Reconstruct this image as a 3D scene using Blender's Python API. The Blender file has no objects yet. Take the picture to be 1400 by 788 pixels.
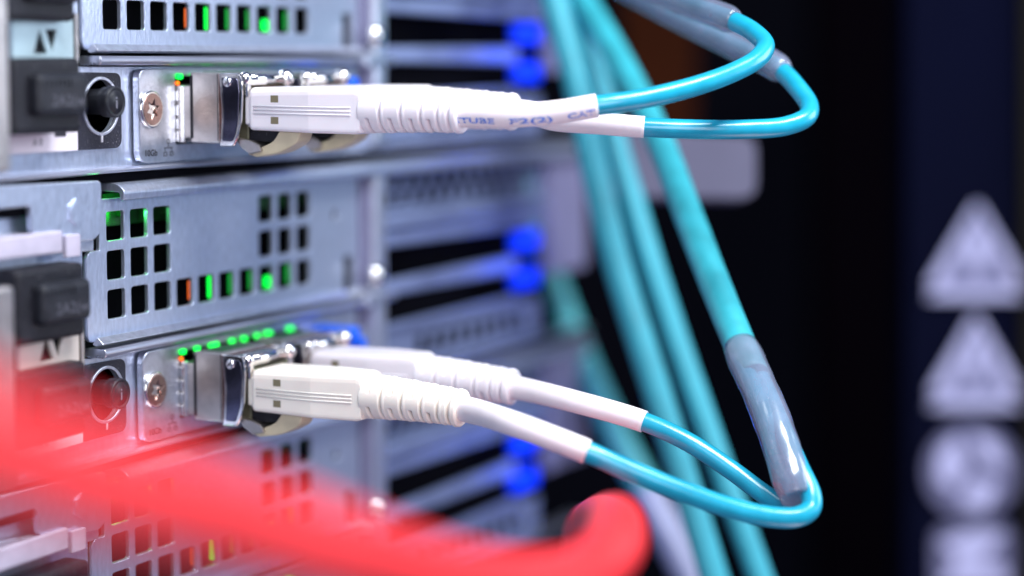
import bpy, bmesh, math, random
from mathutils import Vector, Matrix
random.seed(7)
PI = math.pi
SC = bpy.context.scene
COL = SC.collection
S = 0.001                       # every number below is in millimetres

# ------------------------------------------------------------------ camera
YAW, PITCH, ROLL = 0.458028, 0.109750, 0.004154
CAM = Vector((-260.726, -196.831, 38.052))
FPX = 2850.0                    # focal length in photo pixels (photo 1400 wide)
_r = Vector((math.sin(YAW), -math.cos(YAW), 0))
FW = Vector((math.cos(YAW)*math.cos(PITCH), math.sin(YAW)*math.cos(PITCH), -math.sin(PITCH)))
_u = _r.cross(FW)
RT = _r*math.cos(ROLL) + _u*math.sin(ROLL)
UP = -_r*math.sin(ROLL) + _u*math.cos(ROLL)
cd = bpy.data.cameras.new('camera'); cam = bpy.data.objects.new('camera', cd); COL.objects.link(cam)
cam.matrix_world = Matrix(((RT.x, UP.x, -FW.x, CAM.x*S), (RT.y, UP.y, -FW.y, CAM.y*S), (RT.z, UP.z, -FW.z, CAM.z*S), (0, 0, 0, 1)))
cd.sensor_width = 36; cd.lens = FPX/1400*36
cd.clip_start = 0.01; cd.clip_end = 20
cd.dof.use_dof = True; cd.dof.focus_distance = 0.322; cd.dof.aperture_fstop = 5.9; cd.dof.aperture_blades = 0
SC.camera = cam

def ray(x, y): return FW + RT*((x-700)/FPX) - UP*((y-394)/FPX)
def pY(x, y, Y=0.0):            # the point at depth plane Y (the server face is Y = 0)
    d = ray(x, y); return CAM + d*((Y-CAM.y)/d.y)
def pX(x, y, X):
    d = ray(x, y); return CAM + d*((X-CAM.x)/d.x)
def pD(x, y, D): return CAM + ray(x, y)*D

# ------------------------------------------------------------------ world, lamps, exposure
W = bpy.data.worlds.new('World'); SC.world = W; W.use_nodes = True
bg = W.node_tree.nodes['Background']; bg.inputs[0].default_value = (0.30, 0.39, 0.76, 1); bg.inputs[1].default_value = 0.34
SC.view_settings.view_transform = 'Standard'; SC.view_settings.look = 'None'
SC.view_settings.gamma = 1; SC.view_settings.exposure = 0.08

def lamp(name, loc, target, size, power, color):
    l = bpy.data.lights.new(name, 'AREA'); l.shape = 'RECTANGLE'; l.size = size[0]*S; l.size_y = size[1]*S
    l.energy = power; l.color = color
    o = bpy.data.objects.new(name, l); COL.objects.link(o)
    o.location = Vector(loc)*S
    o.rotation_euler = (Vector(target)-Vector(loc)).to_track_quat('-Z', 'Y').to_euler()
    return o
lamp('key_softbox', (-40, -260, 420), (40, -20, 0), (300, 130), 4.4, (0.93, 0.96, 1.0))  # unseen softbox added as key light from above
lamp('front_fill', (-420, -330, 150), (30, -10, 0), (260, 300), 1.5, (0.95, 0.95, 1.0))  # unseen fill added to brighten the front and left faces
lamp('side_lamp', (260, -420, 160), (60, -20, 0), (240, 240), 1.25, (0.80, 0.88, 1.0))
lamp('low_lamp', (60, -260, -330), (40, -40, 0), (240, 160), 0.35, (1.0, 0.72, 0.70))

# ------------------------------------------------------------------ materials
def mat(name, base, rough=0.5, metal=0.0, noise=0.0, nscale=300, bump=0.0, bscale=900, emit=None, estr=0, alpha=1, trans=0,
        coat=0, sss=0, stretch=None, spec=0.5, dust=0):
    m = bpy.data.materials.new(name); m.use_nodes = True; nt = m.node_tree; b = nt.nodes['Principled BSDF']
    b.inputs['Base Color'].default_value = (*base, 1); b.inputs['Roughness'].default_value = rough
    b.inputs['Metallic'].default_value = metal; b.inputs['Alpha'].default_value = alpha
    b.inputs['Transmission Weight'].default_value = trans; b.inputs['Coat Weight'].default_value = coat
    b.inputs['Coat Roughness'].default_value = 0.12; b.inputs['Specular IOR Level'].default_value = spec
    if sss:
        b.inputs['Subsurface Weight'].default_value = sss; b.inputs['Subsurface Scale'].default_value = 0.0012
        b.inputs['Subsurface Radius'].default_value = (1, .7, .6)
    if emit:
        b.inputs['Emission Color'].default_value = (*emit, 1); b.inputs['Emission Strength'].default_value = estr
    if noise or bump:
        tc = nt.nodes.new('ShaderNodeTexCoord'); mp = nt.nodes.new('ShaderNodeMapping')
        nt.links.new(tc.outputs['Object'], mp.inputs[0])
        if stretch: mp.inputs['Scale'].default_value = stretch
    if noise:
        n = nt.nodes.new('ShaderNodeTexNoise'); n.inputs['Scale'].default_value = nscale; n.inputs['Detail'].default_value = 6
        nt.links.new(mp.outputs[0], n.inputs['Vector'])
        r = nt.nodes.new('ShaderNodeValToRGB')
        r.color_ramp.elements[0].position = .3; r.color_ramp.elements[1].position = .7
        r.color_ramp.elements[0].color = (*[c*(1-noise) for c in base], 1)
        r.color_ramp.elements[1].color = (*[min(1, c*(1+noise)) for c in base], 1)
        nt.links.new(n.outputs['Fac'], r.inputs[0]); nt.links.new(r.outputs[0], b.inputs['Base Color'])
        mr = nt.nodes.new('ShaderNodeMapRange'); mr.inputs[3].default_value = max(.03, rough*(1-noise*.9)); mr.inputs[4].default_value = min(1, rough*(1+noise*.9))
        nt.links.new(n.outputs['Fac'], mr.inputs[0]); nt.links.new(mr.outputs[0], b.inputs['Roughness'])
    if bump:
        if dust:
            dn = nt.nodes.new('ShaderNodeTexNoise'); dn.inputs['Scale'].default_value = 3200; dn.inputs['Detail'].default_value = 2
            nt.links.new(tc.outputs['Object'], dn.inputs['Vector'])
            dr = nt.nodes.new('ShaderNodeMapRange'); dr.inputs[1].default_value = .66; dr.inputs[2].default_value = .72; dr.inputs[4].default_value = dust
            nt.links.new(dn.outputs['Fac'], dr.inputs[0])
            mx = nt.nodes.new('ShaderNodeMix'); mx.data_type = 'RGBA'; mx.inputs[7].default_value = (.75, .75, .78, 1)
            nt.links.new(dr.outputs[0], mx.inputs[0])
            if b.inputs['Base Color'].links: nt.links.new(b.inputs['Base Color'].links[0].from_socket, mx.inputs[6])
            else: mx.inputs[6].default_value = (*base, 1)
            nt.links.new(mx.outputs[2], b.inputs['Base Color'])
        n2 = nt.nodes.new('ShaderNodeTexNoise'); n2.inputs['Scale'].default_value = bscale; n2.inputs['Detail'].default_value = 4
        nt.links.new(mp.outputs[0], n2.inputs['Vector'])
        bp = nt.nodes.new('ShaderNodeBump'); bp.inputs['Strength'].default_value = bump; bp.inputs['Distance'].default_value = 0.0002
        nt.links.new(n2.outputs['Fac'], bp.inputs['Height']); nt.links.new(bp.outputs[0], b.inputs['Normal'])
    return m
M = {}
M['sheet'] = mat('galvanised_sheet', (.60, .66, .80), .33, .85, .10, 1600, .30, 2600, stretch=(1, 1, .35), dust=.3)
M['sheet2'] = mat('zinc_plate', (.66, .69, .78), .30, .88, .12, 900, .25, 2400)
M['rail'] = mat('rolled_rail_steel', (.60, .62, .72), .28, .88, .12, 300, .15, 1200, stretch=(.15, 1, 1))
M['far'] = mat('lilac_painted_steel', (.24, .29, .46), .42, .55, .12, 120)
M['nickel'] = mat('brushed_nickel', (.50, .46, .44), .32, .94, .12, 420, .3, 2500)
M['darknickel'] = mat('dull_olive_metal', (.16, .15, .10), .4, .6, .2, 500)
M['chrome'] = mat('polished_steel', (.80, .78, .76), .14, 1.0, .08, 500, .08, 900)
M['reflchrome'] = mat('steel_painted_reflection', (.10, .10, .16), .16, .9, .15, 300, .08, 900)  # base colour holds the dark surroundings that polished steel would mirror
M['copper'] = mat('screw_face_bronze', (.38, .25, .22), .25, .95, .2, 900, .2, 2500)
M['white'] = mat('white_plastic', (.86, .80, .83), .38, 0, .03, 200, .06, 2500, sss=.25)
M['cream'] = mat('cream_plastic', (.88, .80, .71), .40, 0, .03, 200, .06, 2500, sss=.3)
M['sleeve'] = mat('white_rubber_sleeve', (.86, .78, .80), .45, 0, .03, 200, .08, 2500, sss=.2)
M['tan'] = mat('tan_translucent_plastic', (.58, .50, .34), .42, 0, .12, 300, .05, 900)
M['window'] = mat('window_recess_tan', (.20, .17, .10), .6)
M['teal'] = mat('aqua_cable_jacket', (.008, .33, .48), .30, 0, .12, 260, .15, 700, coat=.35)
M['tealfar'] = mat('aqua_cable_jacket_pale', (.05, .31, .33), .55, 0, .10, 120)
M['tealtrunk'] = mat('aqua_trunk_jacket', (.03, .36, .42), .45, 0, .14, 200, .15, 500)
M['tealmid'] = mat('aqua_cable_jacket_matt', (.03, .32, .40), .55, 0, .10, 120)
M['tube'] = mat('clear_grey_tubing', (.24, .26, .36), .22, 0, .30, 160, .25, 350, alpha=.56, coat=1.0)
M['palewrap'] = mat('pale_cable_wrap', (.26, .28, .42), .4, 0, .1, 200)
M['black'] = mat('black_plastic', (.005, .005, .009), .5, 0, .3, 600, .15, 2500, spec=.35, dust=.12)
M['black2'] = mat('dark_grey_plastic', (.013, .014, .019), .42, 0, .25, 600, .2, 1600, spec=.3)
M['face'] = mat('speckled_black_faceplate', (.012, .012, .024), .55, 0, .3, 900, .5, 3200, dust=.35)
M['dark'] = mat('unlit_interior', (.003, .003, .005), .9, spec=.05)  # near-black colour stands in for shade inside the case
M['backdrop'] = mat('dark_backdrop', (.0016, .0016, .004), .9, spec=.1)
M['navy'] = mat('navy_panel', (.0016, .0022, .0100), .9, 0, .2, 8, spec=.03)
M['plum'] = mat('dark_plum_panel', (.0012, .0005, .0015), .9, spec=.02)
M['brown'] = mat('brown_panel', (.026, .0065, .0025), .9, 0, .2, 20, spec=.02)
M['pictogram'] = mat('pale_sticker', (.10, .10, .19), .7, 0, .04, 50)
M['pictogram2'] = mat('paler_sticker_ink', (.38, .38, .58), .7, 0, .04, 50)
M['khaki'] = mat('khaki_edge', (.010, .009, .005), .9, spec=.05)
M['label'] = mat('pale_lilac_plate', (.17, .165, .27), .55, .1, .08, 60)
M['boxend'] = mat('dim_lilac_plate', (.115, .11, .165), .7, 0, .08, 60, spec=.2)
M['paper'] = mat('white_paper_label', (.80, .74, .80), .6, 0, .03, 200)
M['ink'] = mat('dark_print', (.02, .02, .03), .6)
M['blueink'] = mat('blue_print', (.10, .22, .70), .5, 0, .35, 1800)
M['palelid'] = mat('pale_pink_painted_lid', (.50, .46, .56), .4, .2, .1, 300)
M['greyink2'] = mat('pale_grey_print', (.16, .16, .20), .5)
M['greyink'] = mat('worn_grey_moulding', (.07, .07, .09), .5)
M['clipcream'] = mat('cream_clip_metal', (.62, .56, .50), .4, .4, .15, 200)
M['whiteink'] = mat('white_print', (.75, .75, .80), .5)
M['red'] = mat('red_cable_jacket', (.92, .030, .035), .45, 0, .14, 120, .35, 350)
M['pcb'] = mat('green_circuit_board', (.006, .07, .015), .4, 0, .3, 500)
M['blueplug'] = mat('blue_plastic', (.01, .12, .75), .35)
M['bluelatch'] = mat('blue_status_lamp', (.0, .05, .8), .4, emit=(.0, .022, .9), estr=.55)
M['green'] = mat('green_status_lamp', (.0, .6, .1), .4, emit=(.0, 1.0, .045), estr=1.7)
M['dim'] = mat('dim_green_lamp', (.0, .3, .05), .4, emit=(.0, 1.0, .06), estr=.35)
M['orange'] = mat('orange_status_lamp', (.8, .2, .0), .4, emit=(1.0, .13, .01), estr=1.3)
M['clipteal'] = mat('grey_green_clip_metal', (.40, .52, .55), .4, .6, .15, 200)

# ------------------------------------------------------------------ mesh builder
def rounded(pts, r, n=5):
    """polygon with its corners rounded; r one radius or one per corner"""
    out = []; N = len(pts); rs = r if isinstance(r, (list, tuple)) else [r]*N
    for i in range(N):
        p = Vector(pts[i][:2]); a = Vector(pts[i-1][:2]); b = Vector(pts[(i+1) % N][:2]); rr = rs[i]
        if rr <= 0: out.append(tuple(p)); continue
        da = a-p; db = b-p; la, lb = da.length, db.length; rr = min(rr, la*.49, lb*.49)
        p0 = p+da/la*rr; p1 = p+db/lb*rr
        for k in range(n+1):
            t = k/n; q = p0*(1-t)**2+p*2*t*(1-t)+p1*t*t; out.append(tuple(q))
    return out
def rect(x0, x1, z0, z1, r=0, n=4):
    p = [(x0, z0), (x1, z0), (x1, z1), (x0, z1)]
    return rounded(p, r, n) if r else p
def circle(cx, cz, r, n=24, ph=0): return [(cx+r*math.cos(ph+2*PI*k/n), cz+r*math.sin(ph+2*PI*k/n)) for k in range(n)]
def catmull(pts, n=12):
    P = [Vector(p) for p in pts]; P = [P[0]*2-P[1]]+P+[P[-1]*2-P[-2]]; out = []
    for i in range(1, len(P)-2):
        p0, p1, p2, p3 = P[i-1:i+3]
        # centripetal
        t0 = 0; t1 = t0+max(1e-6, (p1-p0).length)**.5; t2 = t1+max(1e-6, (p2-p1).length)**.5; t3 = t2+max(1e-6, (p3-p2).length)**.5
        for k in range(n):
            t = t1+(t2-t1)*k/n
            a1 = p0*((t1-t)/(t1-t0))+p1*((t-t0)/(t1-t0)); a2 = p1*((t2-t)/(t2-t1))+p2*((t-t1)/(t2-t1)); a3 = p2*((t3-t)/(t3-t2))+p3*((t-t2)/(t3-t2))
            b1 = a1*((t2-t)/(t2-t0))+a2*((t-t0)/(t2-t0)); b2 = a2*((t3-t)/(t3-t1))+a3*((t-t1)/(t3-t1))
            out.append(b1*((t2-t)/(t2-t1))+b2*((t-t1)/(t2-t1)))
    out.append(P[-2].copy()); return out
def frames(path, ref=Vector((0, 0, 1))):
    T = []
    for i in range(len(path)):
        a = path[max(0, i-1)]; b = path[min(len(path)-1, i+1)]; T.append((b-a).normalized())
    n = (ref-T[0]*ref.dot(T[0])).normalized(); F = []
    for t in T:
        n = (n-t*n.dot(t)).normalized(); F.append((t, n, t.cross(n)))
    return F

class MB:
    def __init__(s): s.v = []; s.f = []; s.sm = []
    def add(s, v, f, smooth=False):
        o = len(s.v); s.v += [tuple(p) for p in v]; s.f += [tuple(i+o for i in q) for q in f]; s.sm += [smooth]*len(f) if isinstance(smooth, bool) else smooth
        return s
    def mesh(s, me, fn=lambda p: p, smooth=None):
        return s.add([fn(v.co) for v in me.vertices], [tuple(p.vertices) for p in me.polygons], [p.use_smooth if smooth is None else smooth for p in me.polygons])
    def box(s, x0, x1, y0, y1, z0, z1, bev=0, seg=2):
        bm = bmesh.new(); bmesh.ops.create_cube(bm, size=1)
        for v in bm.verts: v.co = Vector(((x0+x1)/2+v.co.x*(x1-x0), (y0+y1)/2+v.co.y*(y1-y0), (z0+z1)/2+v.co.z*(z1-z0)))
        if bev: bmesh.ops.bevel(bm, geom=bm.edges[:], offset=bev, segments=seg, profile=.5, affect='EDGES')
        me = bpy.data.meshes.new('t'); bm.to_mesh(me); bm.free(); s.mesh(me); bpy.data.meshes.remove(me); return s
    def plate(s, outline, holes=(), plane='XZ', at=0.0, t=1.0, bev=.12):
        """flat plate with holes; 'at' is the face nearest the viewer (low Y or low X), t its thickness"""
        cu = bpy.data.curves.new('t', 'CURVE'); cu.dimensions = '2D'; cu.fill_mode = 'BOTH'
        cu.extrude = max(0, t/2-bev); cu.bevel_depth = bev; cu.bevel_resolution = 1; cu.offset = -bev
        for poly in [outline]+list(holes):
            sp = cu.splines.new('POLY'); sp.points.add(len(poly)-1); sp.use_cyclic_u = True
            for i, p in enumerate(poly): sp.points[i].co = (p[0], p[1], 0, 1)
        ob = bpy.data.objects.new('t', cu); COL.objects.link(ob)
        dg = bpy.context.evaluated_depsgraph_get(); dg.update()
        me = bpy.data.meshes.new_from_object(ob.evaluated_get(dg)); c = at+t/2
        if plane == 'XZ': fn = lambda p: (p.x, c-p.z, p.y)
        else: fn = lambda p: (c-p.z, p.x, p.y)
        vs = [fn(v.co) for v in me.vertices]; fs = [tuple(p.vertices) for p in me.polygons]
        if plane != 'XZ': fs = [q[::-1] for q in fs]
        s.add(vs, fs); bpy.data.meshes.remove(me); bpy.data.objects.remove(ob); bpy.data.curves.remove(cu); return s
    def tube(s, path, rad, nseg=20, caps=True, ref=Vector((0, 0, 1)), flat=None):
        """rad: number or function(t01, angle, arc)"""
        path = [Vector(p) for p in path]; F = frames(path, ref); L = [0]
        for i in range(1, len(path)): L.append(L[-1]+(path[i]-path[i-1]).length)
        v = []; f = []
        for i, p in enumerate(path):
            t, n, b = F[i]
            for k in range(nseg):
                a = 2*PI*k/nseg; r = rad(L[i]/L[-1], a, L[i]) if callable(rad) else rad
                v.append(p+n*math.cos(a)*r+b*math.sin(a)*r*(flat or 1))
        for i in range(len(path)-1):
            for k in range(nseg):
                k2 = (k+1) % nseg; f.append((i*nseg+k, i*nseg+k2, (i+1)*nseg+k2, (i+1)*nseg+k))
        sm = [True]*len(f)
        if caps:
            f.append(tuple(range(nseg))[::-1]); f.append(tuple((len(path)-1)*nseg+k for k in range(nseg))); sm += [False, False]
        return s.add(v, f, sm)
    def lathe(s, prof, origin, axis, nseg=36):
        """prof: list of (distance along axis, radius)"""
        ax = Vector(axis).normalized(); o = Vector(origin)
        n = ax.orthogonal().normalized(); b = ax.cross(n); v = []; f = []
        for (h, r) in prof:
            for k in range(nseg):
                a = 2*PI*k/nseg; v.append(o+ax*h+(n*math.cos(a)+b*math.sin(a))*max(r, 1e-4))
        for i in range(len(prof)-1):
            for k in range(nseg):
                k2 = (k+1) % nseg; f.append((i*nseg+k, i*nseg+k2, (i+1)*nseg+k2, (i+1)*nseg+k))
        f.append(tuple(range(nseg))[::-1]); f.append(tuple((len(prof)-1)*nseg+k for k in range(nseg)))
        return s.add(v, f, [True]*(len(f)-2)+[False, False])
    def ball(s, c, r, n=14):
        return s.lathe([(-r*math.cos(PI*i/n), r*math.sin(PI*i/n)) for i in range(n+1)], c, (0, 0, 1), 18)
    def build(s, name, m, parent=None, org=(0, 0, 0)):
        me = bpy.data.meshes.new(name); o3 = Vector(org)
        me.from_pydata([((Vector(p)-o3)*S) for p in s.v], [], s.f); me.validate()
        if len(me.polygons) == len(s.sm): me.polygons.foreach_set('use_smooth', s.sm)
        me.materials.append(m); me.update()
        bm = bmesh.new(); bm.from_mesh(me); bmesh.ops.recalc_face_normals(bm, faces=bm.faces[:]); bm.to_mesh(me); bm.free()
        o = bpy.data.objects.new(name, me); COL.objects.link(o)
        if parent is not None: o.parent = parent
        else: o.location = o3*S
        return o
def tag(o, label=None, cat=None, group=None, kind=None):
    if label: o['label'] = label
    if cat: o['category'] = cat
    if group: o['group'] = group
    if kind: o['kind'] = kind
    return o
def empty(name, loc=(0, 0, 0)):
    o = bpy.data.objects.new(name, None); o.empty_display_size = .01; COL.objects.link(o); o.location = Vector(loc)*S; return o
def kids(o): return [c for c in list(COL.objects) if c.parent == o]
def copy_tree(o, parent=None):
    c = o.copy(); COL.objects.link(c)
    if parent is not None: c.parent = parent
    for ch in kids(o): copy_tree(ch, c)
    return c
def text_mesh(body, size, fat=0.0):
    """a filled flat text as (verts, faces), left-aligned, baseline at 0"""
    cu = bpy.data.curves.new('t', 'FONT'); cu.body = body; cu.size = size; cu.fill_mode = 'FRONT'; cu.resolution_u = 3; cu.offset = fat
    ob = bpy.data.objects.new('t', cu); COL.objects.link(ob); dg = bpy.context.evaluated_depsgraph_get(); dg.update()
    me = bpy.data.meshes.new_from_object(ob.evaluated_get(dg))
    v = [v.co.copy() for v in me.vertices]; f = [tuple(p.vertices) for p in me.polygons]
    bpy.data.meshes.remove(me); bpy.data.objects.remove(ob); bpy.data.curves.remove(cu); return v, f

# ------------------------------------------------------------------ the setting
bd = MB(); c = pD(900, 394, 1050)
def cambox(x0, x1, y0, y1, D, thick):      # a box square to the view direction at distance D (mm), given by what it spans there
    P = [pD(x, y, D) for x, y in ((x0, y0), (x1, y0), (x1, y1), (x0, y1))]; Q = [p+FW*thick for p in P]
    return P+Q, [(0, 3, 2, 1), (4, 5, 6, 7), (0, 1, 5, 4), (1, 2, 6, 5), (2, 3, 7, 6), (3, 0, 4, 7)]
bd.add(*cambox(-900, 2600, -1100, 1900, 1100, 20))
tag(bd.build('backdrop', M['backdrop']), kind='structure')

# ------------------------------------------------------------------ rack server (one, then copied)
P_ = 6.058
UNIT = 44.45
def make_server():
    root = empty('rack_server', (0, 0, 0))
    # case body: floor, ceiling and a dark lining behind the face
    b = MB(); b.box(-60, 176, 14, 120, -23.6, 18.6, .3)
    b.build('chassis', M['dark'], root)
    b = MB(); b.box(-60, 84, 1.6, 14, 17.0, 18.4); b.box(-60, 84, 1.6, 14, -23.4, -22.2); b.box(-60, 80, 1.6, 14, -8.2, -7.0)
    b.box(80.2, 81.6, 1.6, 14, -22.2, 17.0)
    b.build('inner_lining', M['dark'], root)
    # circuit board seen through the vents
    b = MB(); b.box(-6, 76, 6.0, 7.4, 11.4, 16.8); pass
    for k in range(14): b.box(-3+5.6*k, -1.2+5.6*k, 4.6, 6, 11.5+random.random()*2, 15.5)
    b.build('circuit_board', M['pcb'], root)
    b = MB(); b.box(-6, 76, 9, 10, -6.5, 10.5); b.build('vent_dark_board', M['dark'], root)  # near-black board added so the vent holes look dark
    b = MB(); b.plate(rect(-60, -7.6, -7.4, 16.8, .3), at=.5, t=.8, bev=.1); b.build('side_panel', M['sheet'], root)
    for col, row, mm, w, h in ((3, 0, 'orange', .35, 3.0), (4, 0, 'green', .8, 3.6), (7, 0, 'green', 1.9, 1.9), (5, 0, 'dim', .7, 3.4), (6, 0, 'dim', .6, 3.2), (8, 0, 'dim', .8, 3.2)):
        b = MB(); x = col*P_+3.5; z = -.1 if h > 2 else -.9; b.box(x-w, x, 1.5, 1.62, z-h/2, z+h/2, .04)
        b.build('lamp_and_glint', M[mm], root)  # glowing strips; the orange one paints a reflection on the hole wall
    # vent panel
    hs = 2.25; holes = []
    for c in range(10):
        for r in range(3):
            if r == 0 or c < 3 or c > 6: holes.append(rect(c*P_-hs, c*P_+hs, r*P_-hs, r*P_+hs, .55, 3))
    holes.append(circle(65.5, 9.5, .9, 16)); holes.append(rect(68.5, 71.6, -5.0, 1.6, .3))
    out = rounded([(-7.3, -5.4), (74, -5.4), (74, 16.4), (-4.0, 16.4), (-4.0, 8.6), (-7.3, 8.6)], [1.6, .4, .4, .4, .2, 1.8])
    b = MB(); b.plate(out, holes, at=0, t=.8, bev=.14)
    b.build('vent_panel', M['sheet'], root)
    # folded lip along the bottom of the vent panel
    b = MB(); b.plate(rounded([(-1.2, -4.4), (-.2, -5.6), (-.9, -5.9), (-2.4, -5.5)], .3), plane='YZ', at=-6.6, t=80, bev=.1)
    b.build('panel_lip', M['sheet2'], root)
    # rail under the vent panel
    b = MB(); b.plate(rounded([(1.5, -6.3), (-2.3, -6.3), (-2.6, -7.0), (-2.2, -7.7), (1.5, -7.7)], .35), plane='YZ', at=-6.2, t=90, bev=.12)
    b.build('support_rail', M['rail'], root)
    # top flange with a rounded front and a tail that curls down at its left end
    prof = rounded([(3, 18.8), (-1.6, 18.8), (-3.1, 17.6), (-2.8, 16.3), (-2.2, 16.1), (-2.0, 17.4), (3, 17.6)], [.1, 1.2, .9, .2, .2, .3, .1])
    b = MB(); b.plate(prof, plane='YZ', at=-1.6, t=176, bev=.12)
    b.build('lid_flange', M['sheet'], root)
    b = MB(); b.box(-60, 176, -.2, 3, 18.9, 20.3)
    b.build('gap_shade', M['dark'], root)  # near-black strip painting the shade of the gap between servers
    # base plate behind the card and faceplate
    b = MB(); b.plate(rect(-60, 80, -23.4, -7.9, .3), [rect(15.2, 70, -20.4, -8.9), circle(-2.7, -13.9, 4.3, 32)], at=.9, t=.7, bev=.1)
    b.build('rear_plate', M['sheet'], root)
    b = MB(); b.plate(rounded([(3, -23.3), (-1.0, -23.3), (-1.8, -23.6), (-1.6, -24.05), (3, -24.0)], .2), plane='YZ', at=-60, t=236, bev=.08)
    b.build('base_lip', M['rail'], root)
    # network card
    card = MB()
    out = rounded([(5.6, -23.0), (72, -23.0), (72, -8.3), (5.6, -8.3)], [1.9, .5, .5, 1.9], 6)
    card.plate(out, [rect(15.3, 52.5, -20.3, -9.4, .2, 2)], at=-.7, t=1.3, bev=.2)
    card = card.build('network_card', M['sheet2'], root)
    v, f = text_mesh('10Gb', 1.4, .02); b = MB(); x0 = 6.7; b.add([(x0+p.x*1.1, -.77, -21.9+p.y) for p in v], f)
    for (cx, cz) in ((13.15, -19.75), (12.3, -21.75), (14.0, -21.75)):
        b.plate(rect(cx-.45, cx+.45, cz-.32, cz+.32), [rect(cx-.32, cx+.32, cz-.2, cz+.2)], at=-.73, t=.03, bev=0)
    b.box(12.0, 14.3, -.73, -.70, -20.85, -20.72); b.box(13.05, 13.2, -.73, -.70, -20.7, -20.1)
    b.box(12.2, 12.34, -.73, -.70, -21.4, -20.85); b.box(13.95, 14.09, -.73, -.70, -21.4, -20.85)
    b.build('lettering', M['ink'], card)
    # port cage with spring tabs
    b = MB()
    for x in (15.5, 33.5):
        b.plate(rect(x+.1, x+16.6, -20.0, -10.9, .3), [rect(x+.6, x+16.2, -19.4, -11.4, .2)], at=-2.2, t=5, bev=.08)
        b.plate(rect(-2.3, -1.5, -19.9, -11.0), plane='YZ', at=x-.1, t=.3, bev=.08)
    cg = b.build('port_cage', M['chrome'], card)
    b = MB()
    for x in (15.25, 33.25):
        for z in (-12.6, -14.9, -17.0, -19.0): b.box(x, x+.35, -1.35, -.72, z-.85, z+.85, .12)
    b.build('spring_tab', M['chrome'], cg)
    # status lamps over the ports
    for x, w in ((16.2, .9), (20.2, .8), (25.0, 1.6), (30.4, .8), (34.0, .9), (38.0, .7), (41.5, 1.3), (48.6, 1.1)):
        b = MB(); w *= .8; b.box(x-w, x+w, -1.15, -.5, -9.95, -9.05, .25); b.build('status_lamp', M['green'], card)
    b = MB(); b.box(15.4, 16.0, -1.1, -.5, -10.9, -10.25, .2); b.build('status_lamp', M['orange'], card)
    # card screw: dome with a star recess
    b = MB()
    star = []
    for k in range(12):
        a = 2*PI*k/12+.3; star.append((8.2+(1.65 if k % 2 == 0 else .85)*math.cos(a), -14.6+(1.65 if k % 2 == 0 else .85)*math.sin(a)))
    b.plate(circle(8.2, -14.6, 2.5, 40), [star], at=-1.47, t=.3, bev=.08)
    sc = b.build('screw', M['copper'], card)
    b = MB(); b.lathe([(0, 2.95), (.35, 3.0), (.6, 2.92), (.74, 2.62), (.66, 2.45), (.35, 1.5), (.45, 1.1), (.25, .8), (.5, .4), (.3, 0)], (8.2, -.7, -14.6), (0, -1, 0), 40)
    b.build('screw_rim', M['chrome'], sc)
    # black control faceplate with ring, hole, button
    b = MB(); out = rounded([(-34, -20.4), (2.5, -20.4), (2.5, -8.9), (-34, -8.3)], [.3, 1.7, 1.4, .3], 5)
    b.plate(out, [circle(-2.7, -13.9, 4.15, 40)], at=.35, t=.5, bev=.1)
    fp = b.build('faceplate', M['face'], root)
    b = MB(); b.plate(circle(-2.7, -13.9, 4.5, 44), [circle(-2.7, -13.9, 4.0, 44)], at=.1, t=.5, bev=.1)
    b.build('button_ring', M['sheet2'], fp)
    b = MB(); b.lathe([(0, 4.2), (.2, 4.2), (.3, 0)], (-2.7, 5, -13.9), (0, -1, 0), 24); b.build('button_well', M['dark'], fp)
    b = MB(); b.lathe([(0, .2), (1.1, .22), (1.2, .1)], (-2.6, .33, -19.4), (0, 0, 1), 10); b.build('index_mark', M['whiteink'], fp)
    K = Vector((-4.5, -3.1, -13.2))
    b = MB(); b.lathe([(0, 1.9), (4.8, 1.95), (5.0, 2.25), (6.6, 2.4), (7.0, 2.35), (7.1, 2.1), (6.95, 1.95), (6.95, 1.65), (7.08, 1.6), (7.08, 0)], K+Vector((0, 6.2, 0)), (0, -1, 0), 44)
    kb = b.build('button', M['black2'], root)
    v, f = text_mesh('i', 2.7); b = MB(); b.add([(K.x-.38+p.x*1.3, K.y-.93, K.z-.95+p.y) for p in v], f); b.build('lettering', M['greyink2'], kb)
    # white paper label under the faceplate
    b = MB(); b.box(-34, -8.6, .2, .5, -20.4, -17.6, .05); lb = b.build('paper_label', M['paper'], root)
    b = MB(); v, f = text_mesh('A 0', 1.5); b.add([(-19+p.x, .17, -19.4+p.y) for p in v], f); b.box(-14, -11.4, .12, .2, -18.2, -17.6); b.build('lettering', M['ink'], lb)
    # hex bracket at upper left, proud of the face
    def q(x, y, Y): p = pY(x, y, Y); return (p.x, p.z)
    Yb = -2.2
    out = rounded([q(-60, 258, Yb), q(139, 247, Yb), q(139, 318, Yb), q(128, 329, Yb), q(60, 333, Yb), q(44, 318, Yb), q(42, 282, Yb), q(-60, 292, Yb)],
                  [.1, 1.0, 1.0, .5, 1.2, .5, .6, .1], 5)
    b = MB(); b.plate(out, at=Yb, t=1.0, bev=.2); b.build('hex_bracket', M['sheet'], root)
    hx, hz = q(103, 290, Yb)
    b = MB(); b.plate(circle(hx, hz, 2.0, 6, PI/6), at=Yb-.25, t=.5, bev=.05)
    b.plate(circle(hx, hz, 1.5, 28), at=Yb-.32, t=.3, bev=.04); b.build('hex_stud', M['sheet'], root)
    b = MB(); b.plate([q(-60, 305, -1), q(40, 296, -1), q(40, 284, -1), q(-60, 292, -1)], at=-1.0, t=.6, bev=.05)
    b.build('bracket_slot', M['dark'], root)
    # power supply lid and tab
    b = MB(); pp = [q(-60, 350, -3.2), q(95, 330, -3.2), q(95, 348, -3.2), q(-60, 372, -3.2)]
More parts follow.
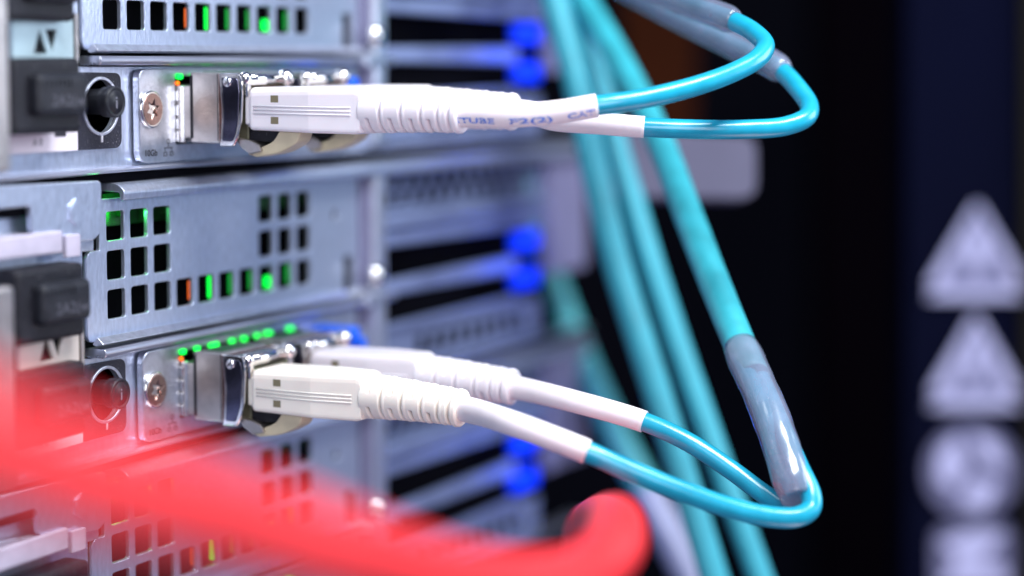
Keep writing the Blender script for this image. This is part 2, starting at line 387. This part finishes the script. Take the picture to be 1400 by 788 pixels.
    b.plate([q(-60, 322, -1.4), q(128, 318, -1.4), q(128, 343, -1.4), q(-60, 360, -1.4)], at=-1.4, t=.8, bev=.1)
    ps = b.build('power_supply_lid', M['sheet2'], root)
    b = MB(); x0, z0 = q(90, 322, -3); x1, z1 = q(110, 350, -3); b.box(x0, x1, -3.1, -2.3, z1, z0, .15); b.build('lid_tab', M['palelid'], ps)
    b = MB(); x0, z0 = q(-80, 345, -3); x1, z1 = q(86, 318, -3); b.box(x0, x1, -3.0, -2.2, z0-2.2, z1+.3, .3); b.build('lid_strip', M['palelid'], ps)
    # upright handle bar of the power supply (far left)
    b = MB(); Yh = -9.0; x0, _ = q(-6, 400, Yh); x1, _ = q(20, 400, Yh)
    out = rounded([(x0, -22.2), (x1, -22.2), (x1, 6.6), (x0, 6.6)], .9)
    b.plate(out, at=Yh, t=2.0, bev=.5); b.build('handle_bar', M['nickel'], root)
    # metal clip with two triangular cut-outs
    Yc = -3.0; x0, _ = q(26, 470, Yc); x1, z1 = q(108, 448, Yc); zt = -1.6; zb = -8.4; w = x1-x0
    out = [(x0, zb), (x0+w*.27, zb), (x0+w*.27, zb+1.4), (x0+w*.70, zb+1.4), (x0+w*.70, zb), (x1, zb), (x1, zt+.6), (x0, zt+.6)]
    t1 = rounded([(x0+w*.34, zb+2.4), (x0+w*.56, zb+2.4), (x0+w*.44, zt-1.0)], .15); t2 = rounded([(x0+w*.72, zt-1.0), (x0+w*.54, zt-1.0), (x0+w*.64, zb+2.6)], .15)
    b = MB(); b.plate(out, [t1, t2], at=Yc, t=.6, bev=.12)
    cl = b.build('clip_plate', M['clipcream'], root)
    b = MB(); b.box(x0, x1-.4, -2.2, -1.6, zb+.3, zt); b.build('clip_backing', M['black'], cl)
    b = MB(); b.box(x1+.2, x1+1.0, -3.2, -.2, zb-.3, zt+1.5, .1); b.build('clip_edge', M['nickel'], cl)
    # edge column right of the vent panel with round-headed screw
    b = MB(); b.box(74.2, 76.0, -1.0, 4, -12, 16.0, .2); b.build('panel_fold', M['label'], root)
    b = MB(); b.box(76.2, 80.4, -2.4, 6, -22.6, 16.0, .6); b.build('edge_column', M['sheet2'], root)
    b = MB(); b.lathe([(0, 2.0), (.8, 2.0), (1.5, 1.5), (1.8, .6)], (75.6, -2.3, -2.4), (0, -1, 0), 24); b.build('column_screw', M['chrome'], root)
    b = MB(); b.box(72.2, 78.2, -3.0, 1, -8.0, -5.6, .3); b.build('column_foot', M['sheet2'], root)
    # right section: perforated strips, ledges, dark bays, blue lamps
    ho = []
    for r in range(2):
        for k in range(13): x_ = 84.0+5.2*k+(2.6 if r % 2 else 0); z_ = 11.1+3.2*r; ho.append(rect(x_, x_+3.5, z_-1.3, z_+1.3, .6, 2))
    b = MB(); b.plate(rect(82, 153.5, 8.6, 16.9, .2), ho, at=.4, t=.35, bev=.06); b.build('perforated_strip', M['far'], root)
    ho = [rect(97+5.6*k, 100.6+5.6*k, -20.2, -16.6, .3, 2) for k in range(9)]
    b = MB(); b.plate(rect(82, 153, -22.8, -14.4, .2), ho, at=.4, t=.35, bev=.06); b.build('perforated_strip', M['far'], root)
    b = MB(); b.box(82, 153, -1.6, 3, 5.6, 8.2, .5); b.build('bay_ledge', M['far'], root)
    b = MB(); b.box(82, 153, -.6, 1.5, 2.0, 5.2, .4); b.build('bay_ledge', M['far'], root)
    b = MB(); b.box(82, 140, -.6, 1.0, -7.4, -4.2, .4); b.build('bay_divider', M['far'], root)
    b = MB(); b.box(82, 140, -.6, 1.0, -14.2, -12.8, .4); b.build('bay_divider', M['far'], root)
    b = MB(); b.box(82, 153, 8, 9, -14, 2); b.build('bay_back', M['dark'], root)
    for z in (-1.2, -9.4):
        b = MB(); b.box(138, 150, -1.0, .6, z-2.1, z+2.1, .5, 3); b.build('bay_lamp', M['bluelatch'], root)
    b = MB(); b.plate(rounded([(153.6, -9.5), (175, -9.5), (175, 17), (153.6, 17)], .8), at=-1.2, t=2, bev=.2); b.build('mounting_ear', M['label'], root)
    return root
srv = make_server()
tag(srv, 'middle silver rack server whose three-row vent is fully in view and two white plugs', 'server', 'rack servers stacked one above another')
srv_top = copy_tree(srv); srv_top.location.z = UNIT*S
tag(srv_top, 'uppermost silver rack server, only one row of square vent holes in view', 'server')
srv_low = copy_tree(srv); srv_low.location.z = -UNIT*S
tag(srv_low, 'lowest silver rack server, partly hidden behind the blurred red cable', 'server')
for o in kids(srv_top):
    if o.name.startswith('clip_plate'):
        o.data = o.data.copy(); o.data.materials[0] = M['clipteal']
    if o.name.startswith('paper_label'): o['label'] = 'white paper label with small print'

# ------------------------------------------------------------------ black plugs at the left
def make_plug():
    root = empty('connector_plug', (0, 0, 0))
    def q(x, y, Y): p = pY(x, y, Y); return (p.x, p.z)
    Yp = -5.5; x0, z0 = q(24, 400, Yp); x1, _ = q(117, 400, Yp)
    b = MB(); b.box(x0, x1, Yp, -.8, -5.6, 5.2, .8, 3); b.build('plug_body', M['black'], root)
    x2, _ = q(60, 400, Yp-1.8); x3, _ = q(127, 400, Yp-1.8)
    b = MB(); b.box(x2, x3, Yp-1.8, Yp+1, -3.0, 3.0, 1.0, 3)
    for k in range(7): b.box(x2+1.2+k*.95, x2+1.6+k*.95, Yp-1.95, Yp-1.7, 1.2, 2.2)
    g = b.build('plug_grip', M['black2'], root)
    v, f = text_mesh('2A2(w', 2.3); b = MB(); mx = max(p.x for p in v); b.add([(x2+2.6+p.x/mx*(x3-x2-3.6), Yp-1.84, -1.6+p.y) for p in v], f); b.build('lettering', M['greyink'], g)
    return root
pl = make_plug()
G = 'black plugs along the left edge of the servers'
spots = [(0, 4.4, 'black moulded plug just left of the middle server vent, above its two-triangle clip'),
         (0, -12.6+1.2, 'black moulded plug fading into red blur beside the lower round button'),
         (UNIT, 3.9, 'black plug cut off by the top left corner of the photo'),
         (UNIT, -12.6+1.2, 'black moulded plug left of the upper round button, in front of its faceplate'),
         (-UNIT, 4.4, 'black plug at the bottom left corner, seen through the red haze of the cable')]
for i, (dz, z, lab) in enumerate(spots):
    o = pl if i == 0 else copy_tree(pl)
    o.location = Vector((0, 0, dz+z))*S
    if 'faceplate' in lab or 'red blur' in lab: o.location = Vector((0, 0, dz+z-.4))*S
    if i == 0: o.location = Vector((0, 0, 2.8))*S
    if i == 2: o.location = Vector((-1, 0, dz+4.2))*S
    if i == 4: o.location = Vector((0, 0, dz+2.6))*S
    tag(o, lab, 'plug', G)

# ------------------------------------------------------------------ transceivers
def make_transceiver():
    root = empty('transceiver', (0, 0, 0))      # origin: port corner X=15.2 is local 0
    b = MB(); b.box(0, 13.4, -9.2, -3.5, -20.3, -9.1, .3); b.box(.3, 13.1, -3.5, 8, -19.6, -11.2, .2)
    b.build('module_body', M['nickel'], root)
    b = MB(); b.box(.15, 13.2, -9.9, -9.2, -20.0, -9.3, .15); b.box(-.08, .15, -9.25, -9.05, -19.9, -9.4); b.build('body_seam', M['copper'], root)
    b = MB(); b.box(-.06, .2, -4.1, -3.6, -19.6, -9.6); b.box(-.04, .2, -8.9, -8.75, -19.9, -9.4); b.build('body_slot', M['black'], root)
    b = MB()
    b.box(2.0, 11.0, -7.8, -4.6, -9.15, -9.0, .02); b.build('top_recess', M['pcb'], root)
    # bail side plate: curved toward the front at its foot
    def pr_(pts, z0): return [((p[0]), p[1]) for p in pts]
    out = rounded([(-9.4, -9.2), (-13.4, -9.2), (-13.8, -12.0), (-13.5, -17.0), (-12.9, -19.0), (-12.0, -20.7), (-9.3, -20.7), (-9.6, -19.6), (-9.9, -15)], [.3, .9, .5, .8, .5, .4, .4, .3, 1], 4)
    b = MB(); b.plate(out, plane='YZ', at=-.5, t=.5, bev=.16); b.plate(out, plane='YZ', at=13.3, t=.5, bev=.16)
    bl = b.build('bail', M['chrome'], root)
    inn = rounded([(-10.0, -9.9), (-12.9, -9.9), (-13.2, -12.0), (-12.9, -17.0), (-12.4, -18.8), (-11.9, -19.9), (-10.0, -19.9), (-10.4, -15)], [.3, .7, .4, .8, .5, .3, .3, 1], 4)
    b = MB(); b.plate(inn, plane='YZ', at=-.62, t=.2, bev=.06); b.build('bail_reflection', M['reflchrome'], bl)  # dark reflection of the bail painted as a thin plate
    b = MB(); b.lathe([(0, .8), (.3, .8), (.5, .6), (.58, .2)], (-.6, -11.2, -10.6), (-1, 0, 0), 22); b.build('pivot_pin', M['chrome'], bl)
    # rod across the front, balls at its ends
    b = MB(); b.tube([(-.2, -13.2, -10.2), (13.8, -13.2, -10.2)], .95, 16, ref=Vector((0, 0, 1)))
    b.ball((.9, -13.4, -10.1), 1.2); b.ball((12.6, -13.4, -10.0), 1.45); b.box(.4, 13.0, -11.6, -9.6, -10.4, -9.5, .2)
    b.box(12.0, 13.2, -14.0, -12.2, -12.4, -10.4, .3); b.box(.3, 1.5, -14.3, -12.2, -13.0, -10.2, .3)
    b.build('bail_rod', M['chrome'], root)
    b = MB(); b.box(1.6, 12.6, -13.6, -9.9, -20.0, -11.4, .3); b.build('receptacle', M['darknickel'], root)
    out = rounded([(-11.6, -19.3), (-14.6, -19.7), (-16.2, -20.4), (-16.6, -21.4), (-14.4, -21.9), (-12.8, -20.9)], .4)
    b = MB(); b.plate(out, plane='YZ', at=.4, t=11.5, bev=.2); b.build('release_tab', M['nickel'], root)
    return root
tr = make_transceiver()
G = 'metal transceivers plugged into the network cards'
for i, (x, dz, lab) in enumerate([(15.2, 0, 'metal transceiver nearest the screw in the middle server card, curved latch with dark reflection, green lamps above'),
                                  (33.2, 0, 'blurred metal transceiver behind the nearer one in the middle server card'),
                                  (15.2, UNIT+.3, 'metal transceiver nearest the screw in the upper server card, holding the printed-sleeve plug'),
                                  (33.2, UNIT+.3, 'blurred metal transceiver behind the nearer one in the upper server card')]):
    o = tr if i == 0 else copy_tree(tr)
    o.location = Vector((x, 0, dz))*S; tag(o, lab, 'transceiver', G)
# small blue plug in the next port
for dz, lab in ((0, 'small bright blue dust plug at the right end of the middle server card'), (UNIT, 'small blue dust plug at the right end of the upper server card')):
    root = empty('dust_plug', (56, 0, dz-13))
    b = MB(); b.box(55.8, 60.2, -8.5, -.6, dz-16.0, dz-9.8, .8, 3); o = b.build('plug_body', M['blueplug'], None, (56, 0, dz-13)); o.location = (0, 0, 0); o.parent = root
    b = MB(); b.box(57.0, 59.0, -10.5, -8.4, dz-14.0, dz-11.5, .5); o = b.build('pull_tab', M['blueplug'], None, (56, 0, dz-13)); o.location = (0, 0, 0); o.parent = root
    tag(root, lab, 'dust plug', 'blue dust plugs in the end ports')

# ------------------------------------------------------------------ fibre connectors and cables
CX = 4.4            # connector centre, mm right of the port corner
def connector(root, ox, oz, mbody, mboot, sag=-.35):
    """housing along -Y; ox = X of the near side face, oz = Z of server; returns the boot end"""
    zc = -14.75+oz
    side = [(-15.4, zc-3.25), (-33.4, zc-3.75), (-33.4, zc+3.75), (-30, zc+3.8), (-25.6, zc+3.5), (-15.4, zc+3.25)]
    # housing: lofted rounded sections so that the flank bends at one third
    secs = [(-14.6, 0, 9.2, 3.2), (-15.0, -.15, 9.5, 3.35), (-25.4, -.15, 9.5, 3.6), (-25.6, -.13, 9.48, 3.62), (-33.0, .95, 8.2, 3.7), (-33.8, 1.1, 8.0, 3.45)]
    v = []; f = []; n = None
    for (y, xa, xb, h) in secs:
        pts = rounded([(ox+xa, zc-h), (ox+xb, zc-h), (ox+xb, zc+h), (ox+xa, zc+h)], [.7, .7, 1.3, 1.3], 4)
        n = len(pts); v += [(p[0], y, p[1]) for p in pts]
    for i in range(len(secs)-1):
        for k in range(n): f.append((i*n+k, i*n+(k+1) % n, (i+1)*n+(k+1) % n, (i+1)*n+k))
    f.append(tuple(range(n))); f.append(tuple((len(secs)-1)*n+k for k in range(n)))
    b = MB(); b.add(v, f)
    b.box(ox+.3, ox+8.9, -14.9, -13.5, zc-2.5, zc+2.2, .25)
    for (h0, h1) in ((-2.9, -1.9), (1.9, 2.9)): b.box(ox+1.2, ox+7.6, -15.0, -13.4, zc+h0, zc+h1, .2)
    hs = b.build('connector_housing', mbody, root)
    # three raised ridges on the flank, in two straight runs that follow its bend
    b = MB()
    for dz in (.42, -.15, -.72):
        pa = [(ox-.14, -15.4, zc+dz), (ox-.14, -25.5, zc+dz), (ox+.82, -32.4, zc+dz)]
        b.tube(pa, .13, 8)
    b.build('ridge', mbody, hs)
    b = MB()
    for dz in (1.6, -1.75): b.box(ox-.16, ox+.3, -20.0, -18.6, zc+dz-.55, zc+dz+.55)
    b.build('housing_window', M['window'], hs)
    b = MB(); b.box(ox+1.2, ox+8, -20.5, -13.6, zc-5.2, zc-3.2, .3); b.build('dark_gap_box', M['black'], hs)  # solid black box filling the dark gap under the housing
    # latch tab hanging under the housing
    out = rounded([(-13.6, zc-7.2), (-16.4, zc-5.9), (-18.4, zc-5.1), (-19.6, zc-3.3), (-23.4, zc-3.4), (-22.8, zc-5.2), (-19.6, zc-6.9), (-15.2, zc-7.6)], [.3, 2, 1.2, .3, .3, .8, 2.5, .4], 6)
    b = MB(); b.plate(out, plane='YZ', at=ox+.8, t=4.0, bev=.25); b.build('latch_tab', M['tan'], hs)
    # boot: bell with full grooves and short slots between them
    cx = ox+CX; L = 16.6; Y0 = -33.6
    path = [Vector((cx, Y0-L*k/200, zc-.05+sag*(k/200)**2)) for k in range(201)]
    def rad(t, a, s):
        base = 3.6-.78*t-.02*math.sin(PI*t)
        base -= 2.2*max(0, t-.985)/.015*.12
        r = base
        for g in (3.6, 7.2, 10.6, 13.4, 15.2):
            d = abs(s-g)
            if d < .27: r -= .85*(1-(d/.27)**4)**.5
            d2 = s-g-.5
            if 0 <= d2+.22 < .6: r += .09*math.sin(PI*(d2+.22)/.6)
        up = math.cos(a)                       # +1 at the top, -1 below
        for g in (1.5, 5.4, 8.9, 12.0):
            d = abs(s-g)
            if d < .33:
                w = (1-(d/.33)**4)**.5
                m_ = max(0, min(1, (abs(up)-.34)*18))
                r -= 1.35*w*m_
        if s > 15.6: r += .10*min(1, (s-15.6)/.3)
        return r
    b = MB(); b.tube(path, rad, 96); b.build('boot', mboot, root)
    return Vector((cx, Y0-L, zc-.05+sag))

def sample(pts, n=14): return catmull(pts, n)
def cut(path, i0, i1): return path[i0:i1]
def nearest(path, p): return min(range(len(path)), key=lambda i: (path[i]-p).length)
RC = 1.52
def jacket(root, path, r=RC, m='teal', n=22):
    b = MB(); b.tube(path, r, n, ref=Vector((0, 0, 1)) if abs((path[1]-path[0]).normalized().z) < .9 else Vector((1, 0, 0))); return b.build('cable_jacket', M[m], root)
def sleeve(root, path, rad):
    b = MB(); p = [Vector(q) for q in path]
    b.tube(p, rad, 36)
    return b.build('sleeve', M['sleeve'], root)

# ---- upper server, front cable (printed sleeve)
r1 = empty('fibre_cable', (15.2, 0, UNIT-14.7))
def inv(root): 
    for o in kids(root):
        o.location = -root.location
e1 = connector(r1, 15.5, UNIT+.3, M['white'], M['white'])
D1 = (e1-CAM).dot(FW)
pts = [e1+Vector((0, 4, 0)), e1+Vector((0, -2, 0)), pD(700, 158, 312.5), pD(760, 153.7, 311.5), pD(816, 144.5, 311), pD(880, 135, 312), pD(950, 118, 315), pD(1005, 98, 319),
       pD(1036, 80, 322), pD(1046, 62, 325), pD(1030, 44, 328), pD(1000, 28, 332), pD(930, 2, 344), pD(850, -30, 360), pD(760, -70, 376)]
pa = sample(pts); k = nearest(pa, pts[4]); kt = nearest(pa, pts[11])
sp1 = pa[:k+1]
sl = sleeve(r1, sp1, lambda t, a, s: 1.78+.28*(1-t)**2)
jacket(r1, pa[k-3:])
b = MB(); b.tube(pa[kt-2:], lambda t, a, s: 2.25-.6*max(0, 1-s/2.2)**2, 24); b.build('protective_tube', M['tube'], r1)
# blue print on the sleeve, wrapped round it on the side the camera sees
Fm = frames(sp1); Ls = [0]
for i in range(1, len(sp1)): Ls.append(Ls[-1]+(sp1[i]-sp1[i-1]).length)
def on_sleeve(s, h, R):
    i = max(0, min(len(Ls)-2, next((j-1 for j in range(1, len(Ls)) if Ls[j] >= s), len(Ls)-2)))
    t_ = (s-Ls[i])/(Ls[i+1]-Ls[i]); p = sp1[i].lerp(sp1[i+1], t_); T = (sp1[i+1]-sp1[i]).normalized()
    toc = (CAM-p).normalized(); toc = (toc-T*toc.dot(T)).normalized(); upv = T.cross(toc) 
    if upv.z < 0: upv = -upv
    a = h/R; return p+toc*math.cos(a)*R+upv*math.sin(a)*R
def sleeve_text(body, s0, size, wid):
    v, f = text_mesh(body, size, .03); mx = max(p.x for p in v); mn = min(p.x for p in v); bt = MB()
    out = []
    for p in v:
        s = s0+(p.x-mn)/(mx-mn)*wid; t = s/Ls[-1]; R = 1.78+.28*(1-t)**2+.03
        out.append(on_sleeve(s, p.y-1.42, R))
    bt.add(out, f); return bt
pxs = lambda x: min(range(len(sp1)), key=lambda i: abs(700+FPX*(sp1[i]-CAM).dot(RT)/(sp1[i]-CAM).dot(FW)-x))
b = MB()
for body, xa, xb in (('NTUBE', 622, 680), ('F2(2)', 700, 756), ('CAT', 776, 813)):
    s0 = Ls[pxs(xa)]; s1 = Ls[pxs(xb)]; t = sleeve_text(body, s0, 1.30, s1-s0); b.add(t.v, t.f)
b.build('lettering', M['blueink'], sl)
tag(r1, 'aqua fibre cable with blue print on its white sleeve, in the upper server', 'cable', 'aqua fibre cables in the servers')
# ---- upper server, rear cable
r2 = empty('fibre_cable', (33.2, 0, UNIT-14.7))
e2 = connector(r2, 33.3, UNIT+.3, M['white'], M['white'])
pts = [e2+Vector((0, 4, 0)), e2+Vector((0, -2, 0)), pD(760, 164, 327), pD(820, 169, 325), pD(881, 174, 324), pD(950, 177, 324), pD(1020, 177, 325), pD(1072, 173, 327),
       pD(1102, 161, 329), pD(1106, 144, 332), pD(1090, 120, 335), pD(1062, 92, 340), pD(1010, 66, 348), pD(930, 25, 362), pD(850, -20, 378), pD(760, -80, 396)]
pa = sample(pts); k = nearest(pa, pts[4]); kt = nearest(pa, pts[11])
sleeve(r2, pa[:k+1], lambda t, a, s: 1.72+.25*(1-t)**2); jacket(r2, pa[k-3:])
b = MB(); b.tube(pa[kt-4:], lambda t, a, s: 2.35-.7*max(0, 1-s/2.2)**2, 24); b.build('protective_tube', M['tube'], r2)
tag(r2, 'aqua fibre cable with plain white sleeve, rear plug of the upper server', 'cable', 'aqua fibre cables in the servers')
# ---- middle server, duplex cable
r3 = empty('duplex_fibre_cable', (15.2, 0, -14.7))
e3 = connector(r3, 15.5, 0, M['cream'], M['cream'], -.7)
e4 = connector(r3, 33.3, 0.7, M['white'], M['white'], -.6)
spine = [(1093, 690, 311), (1075, 632, 315), (1052, 565, 321), (1015, 480, 333), (982, 400, 345), (945, 305, 360), (905, 200, 380), (856, 100, 402), (796, 0, 424), (740, -80, 440)]
def off(p, dx): x, y, D = p; return pD(x+dx*FPX/D*.92, y+dx*FPX/D*.35, D)
pts = [e3+Vector((0, 5, .45)), e3, pD(705, 580.5, 307.5), pD(803, 618, 305), pD(860, 643, 305), pD(930, 671, 305.5), pD(1000, 695, 306.5), pD(1055, 707, 307.5), pD(1090, 707, 308.5),
       pD(1108, 696, 310), pD(1109, 678, 311)]+[off(p, 1.2) for p in spine[1:4]]
pts[11] = off((1080, 632, 314), 1.3)
pa = sample(pts); k = nearest(pa, pts[3])
sleeve(r3, pa[:k+1], lambda t, a, s: 1.82+.3*(1-t)**2); jacket(r3, pa[k-3:], 1.58)
pts = [e4+Vector((0, 5, .45)), e4, pD(785, 549, 328), pD(881, 577, 325), pD(940, 604, 323), pD(1000, 643, 321), pD(1045, 676, 319), pD(1076, 695, 317.5), pD(1092, 696, 317),
       pD(1089, 675, 317.5)]+[off(p, -1.2) for p in spine[1:4]]
pts[10] = off((1074, 640, 318), -.8)
pa = sample(pts); k = nearest(pa, pts[3])
sleeve(r3, pa[:k+1], lambda t, a, s: 1.74+.26*(1-t)**2); jacket(r3, pa[k-3:], 1.52)
sp = sample([pD(*p) for p in spine]); k = nearest(sp, pD(*spine[3]))
b = MB(); b.tube(sp[k-6:], 2.62, 26, ref=Vector((1, 0, 0))); b.build('trunk_jacket', M['tealtrunk'], r3)
b = MB(); b.tube(sp[2:k+2], lambda t, a, s: 2.95-.45*max(0, 1-t*12)-.2*max(0, (t-.94)/.06)+.05*math.sin(s*.5)+.03*math.sin(s*1.3+a*2), 32); b.build('protective_tube', M['tube'], r3)
tag(r3, 'pair of aqua fibre cables from the middle server, joining in one grey tube', 'cable', 'aqua fibre cables in the servers')
for r in (r1, r2, r3): inv(r)

# ------------------------------------------------------------------ aqua cables hanging behind
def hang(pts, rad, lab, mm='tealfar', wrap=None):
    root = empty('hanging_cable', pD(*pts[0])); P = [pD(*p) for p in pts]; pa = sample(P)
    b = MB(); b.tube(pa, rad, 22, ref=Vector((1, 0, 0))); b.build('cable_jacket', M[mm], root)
    if wrap is not None:
        k = nearest(pa, P[wrap]); b = MB(); b.tube(pa[k:], rad+.5, 22, ref=Vector((1, 0, 0))); b.build('cable_wrap', M['palewrap'], root)
    inv(root); tag(root, lab, 'cable', 'aqua cables hanging behind the plugs'); return root
hang([(735, -90, 425), (758, 0, 420), (788, 110, 415), (806, 200, 412), (826, 290, 408), (846, 370, 405), (877, 470, 400), (907, 565, 397), (938, 665, 395), (985, 820, 392)], 2.75,
     'thick aqua cable hanging vertically, leftmost of the two bright ones right of the blue lamps', 'tealmid')
hang([(755, -90, 435), (782, 0, 430), (818, 110, 425), (842, 200, 420), (866, 280, 416), (890, 360, 412), (926, 470, 408), (961, 570, 404), (999, 678, 400), (1050, 820, 397)], 2.45,
     'aqua cable hanging just right of the thickest one, ending at the photo bottom', 'tealmid')
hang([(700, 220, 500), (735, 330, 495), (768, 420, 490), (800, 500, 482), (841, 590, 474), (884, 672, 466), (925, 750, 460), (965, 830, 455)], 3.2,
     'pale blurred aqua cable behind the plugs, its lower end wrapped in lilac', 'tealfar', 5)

# ------------------------------------------------------------------ red cable in front
P = [pD(*p) for p in [(-460, 470, 104), (-200, 555, 116), (60, 642, 132), (260, 698, 149), (450, 752, 170), (600, 792, 194), (722, 803, 218), (800, 785, 236), (838, 748, 247), (842, 722, 258), (834, 712, 284), (816, 712, 322), (798, 732, 360), (796, 800, 390), (798, 880, 400)]]
pa = sample(P)
b = MB(); b.tube(pa, lambda t, a, s: 3.6, 36, ref=Vector((0, 0, 1)))
o = b.build('red_cable', M['red'], None, P[2]); tag(o, 'thick red cable sweeping blurred across the lower left and curling back at its right end', 'cable')

# ------------------------------------------------------------------ right background
def cam_plate(name, m, poly, D, t, r=0, parent=None, holes=(), bev=.3):
    """flat sign or plate standing square to the view at distance D; poly in photo pixels"""
    mb = MB(); sc = D/FPX
    pts = [((x-700)*sc, -(y-394)*sc) for x, y in poly]
    if r: pts = rounded(pts, r, 6)
    hh = [[((x-700)*sc, -(y-394)*sc) for x, y in h] for h in holes]
    mb.plate(pts, hh, at=0, t=t, bev=bev)
    out = MB(); out.v = [tuple(CAM+FW*(D+p[1])+RT*p[0]+UP*p[2]) for p in mb.v]; out.f = mb.f; out.sm = mb.sm
    return out.build(name, m, parent)
o = cam_plate('equipment_plate', M['boxend'], [(800, 176), (1034, 186), (1034, 272), (800, 268)], 430, 14, 3.5); tag(o, 'pale lilac box end with rounded corners behind the hanging aqua cables', 'equipment box')
o = cam_plate('brown_panel', M['brown'], [(850, -120), (958, -120), (948, 200), (850, 200)], 640, 20); tag(o, 'dark brown panel behind the cables at the top of the photo', 'panel')
o = cam_plate('rack_upright', M['plum'], [(1120, -200), (1236, -200), (1236, 1000), (1120, 1000)], 820, 30); tag(o, 'very dark plum rack upright left of the stickers', 'rack upright')
DD = 540
door = empty('cabinet_door', pD(1330, 394, DD))
cam_plate('door_panel', M['navy'], [(1240, -200), (1398, -200), (1398, 1000), (1240, 1000)], DD, 20, 0, door)
cam_plate('door_edge', M['khaki'], [(1400, -200), (1440, -200), (1440, 1000), (1400, 1000)], DD-4, 20, 0, door)
def sticker(name, poly, r, inner):
    s_ = cam_plate(name, M['pictogram'], poly, DD-1.2, .8, r, door, bev=.1)
    for q in inner: cam_plate('symbol', M['pictogram2'], q, DD-1.8, .5, .6, s_, bev=.05)
    return s_
def tri(cx, y0, y1, w): return [(cx, y0), (cx+w, y1), (cx-w, y1)]
def fr(cx, y0, y1, w, k):   # border strips of a warning triangle
    return [[(cx-w, y1), (cx+w, y1), (cx+w-k*1.4, y1-k), (cx-w+k*1.4, y1-k)], [(cx-3, y0+2), (cx+3, y0+2), (cx+w-2, y1-k-3), (cx+w-k*1.5, y1-k-3)], [(cx-3, y0+2), (cx+3, y0+2), (cx-w+k*1.5, y1-k-3), (cx-w+2, y1-k-3)]]
sticker('warning_triangle', tri(1336, 278, 408, 70), 3, fr(1336, 278, 408, 70, 15)+[[(1322, 322), (1350, 322), (1345, 372), (1327, 372)]])
sticker('warning_triangle', tri(1334, 430, 558, 66), 3, fr(1334, 430, 558, 66, 18)+[[(1334, 464), (1346, 464), (1338, 500), (1352, 500), (1324, 538), (1330, 508), (1318, 508)]])
circ = lambda cx, cy, r: [(cx+r*math.cos(a*PI/20), cy+r*math.sin(a*PI/20)) for a in range(40)]
sticker('warning_roundel', circ(1329, 645, 64), 0, [[(1284, 618), (1308, 596), (1322, 640), (1300, 668), (1282, 656)], [(1330, 592), (1362, 604), (1378, 640), (1346, 632)], [(1312, 690), (1334, 652), (1366, 664), (1346, 698)]])
sticker('warning_notice', [(1276, 722), (1384, 716), (1384, 810), (1276, 810)], 4, [[(1284, 742), (1330, 726), (1376, 730), (1350, 756), (1340, 772), (1376, 776), (1376, 800), (1284, 800), (1310, 764)]])
tag(door, 'dark navy cabinet door with pale triangular and round stickers at the right edge', 'cabinet door')
inv(door)

# added point lights: spill of the blue bay lamps, unseen green fill for boards
for dz in (0, UNIT, -UNIT):
    l = bpy.data.lights.new('bay_glow', 'POINT'); l.energy = .0045; l.color = (.02, .10, 1); l.shadow_soft_size = .003
    o = bpy.data.objects.new('bay_glow', l); COL.objects.link(o); o.location = Vector((143, -9, -5.5+dz))*S
    l = bpy.data.lights.new('board_fill', 'POINT'); l.energy = .0012; l.color = (.05, 1, .15); l.shadow_soft_size = .0005
    o = bpy.data.objects.new('board_fill', l); COL.objects.link(o); o.location = Vector((4, 3.4, 14+dz))*S
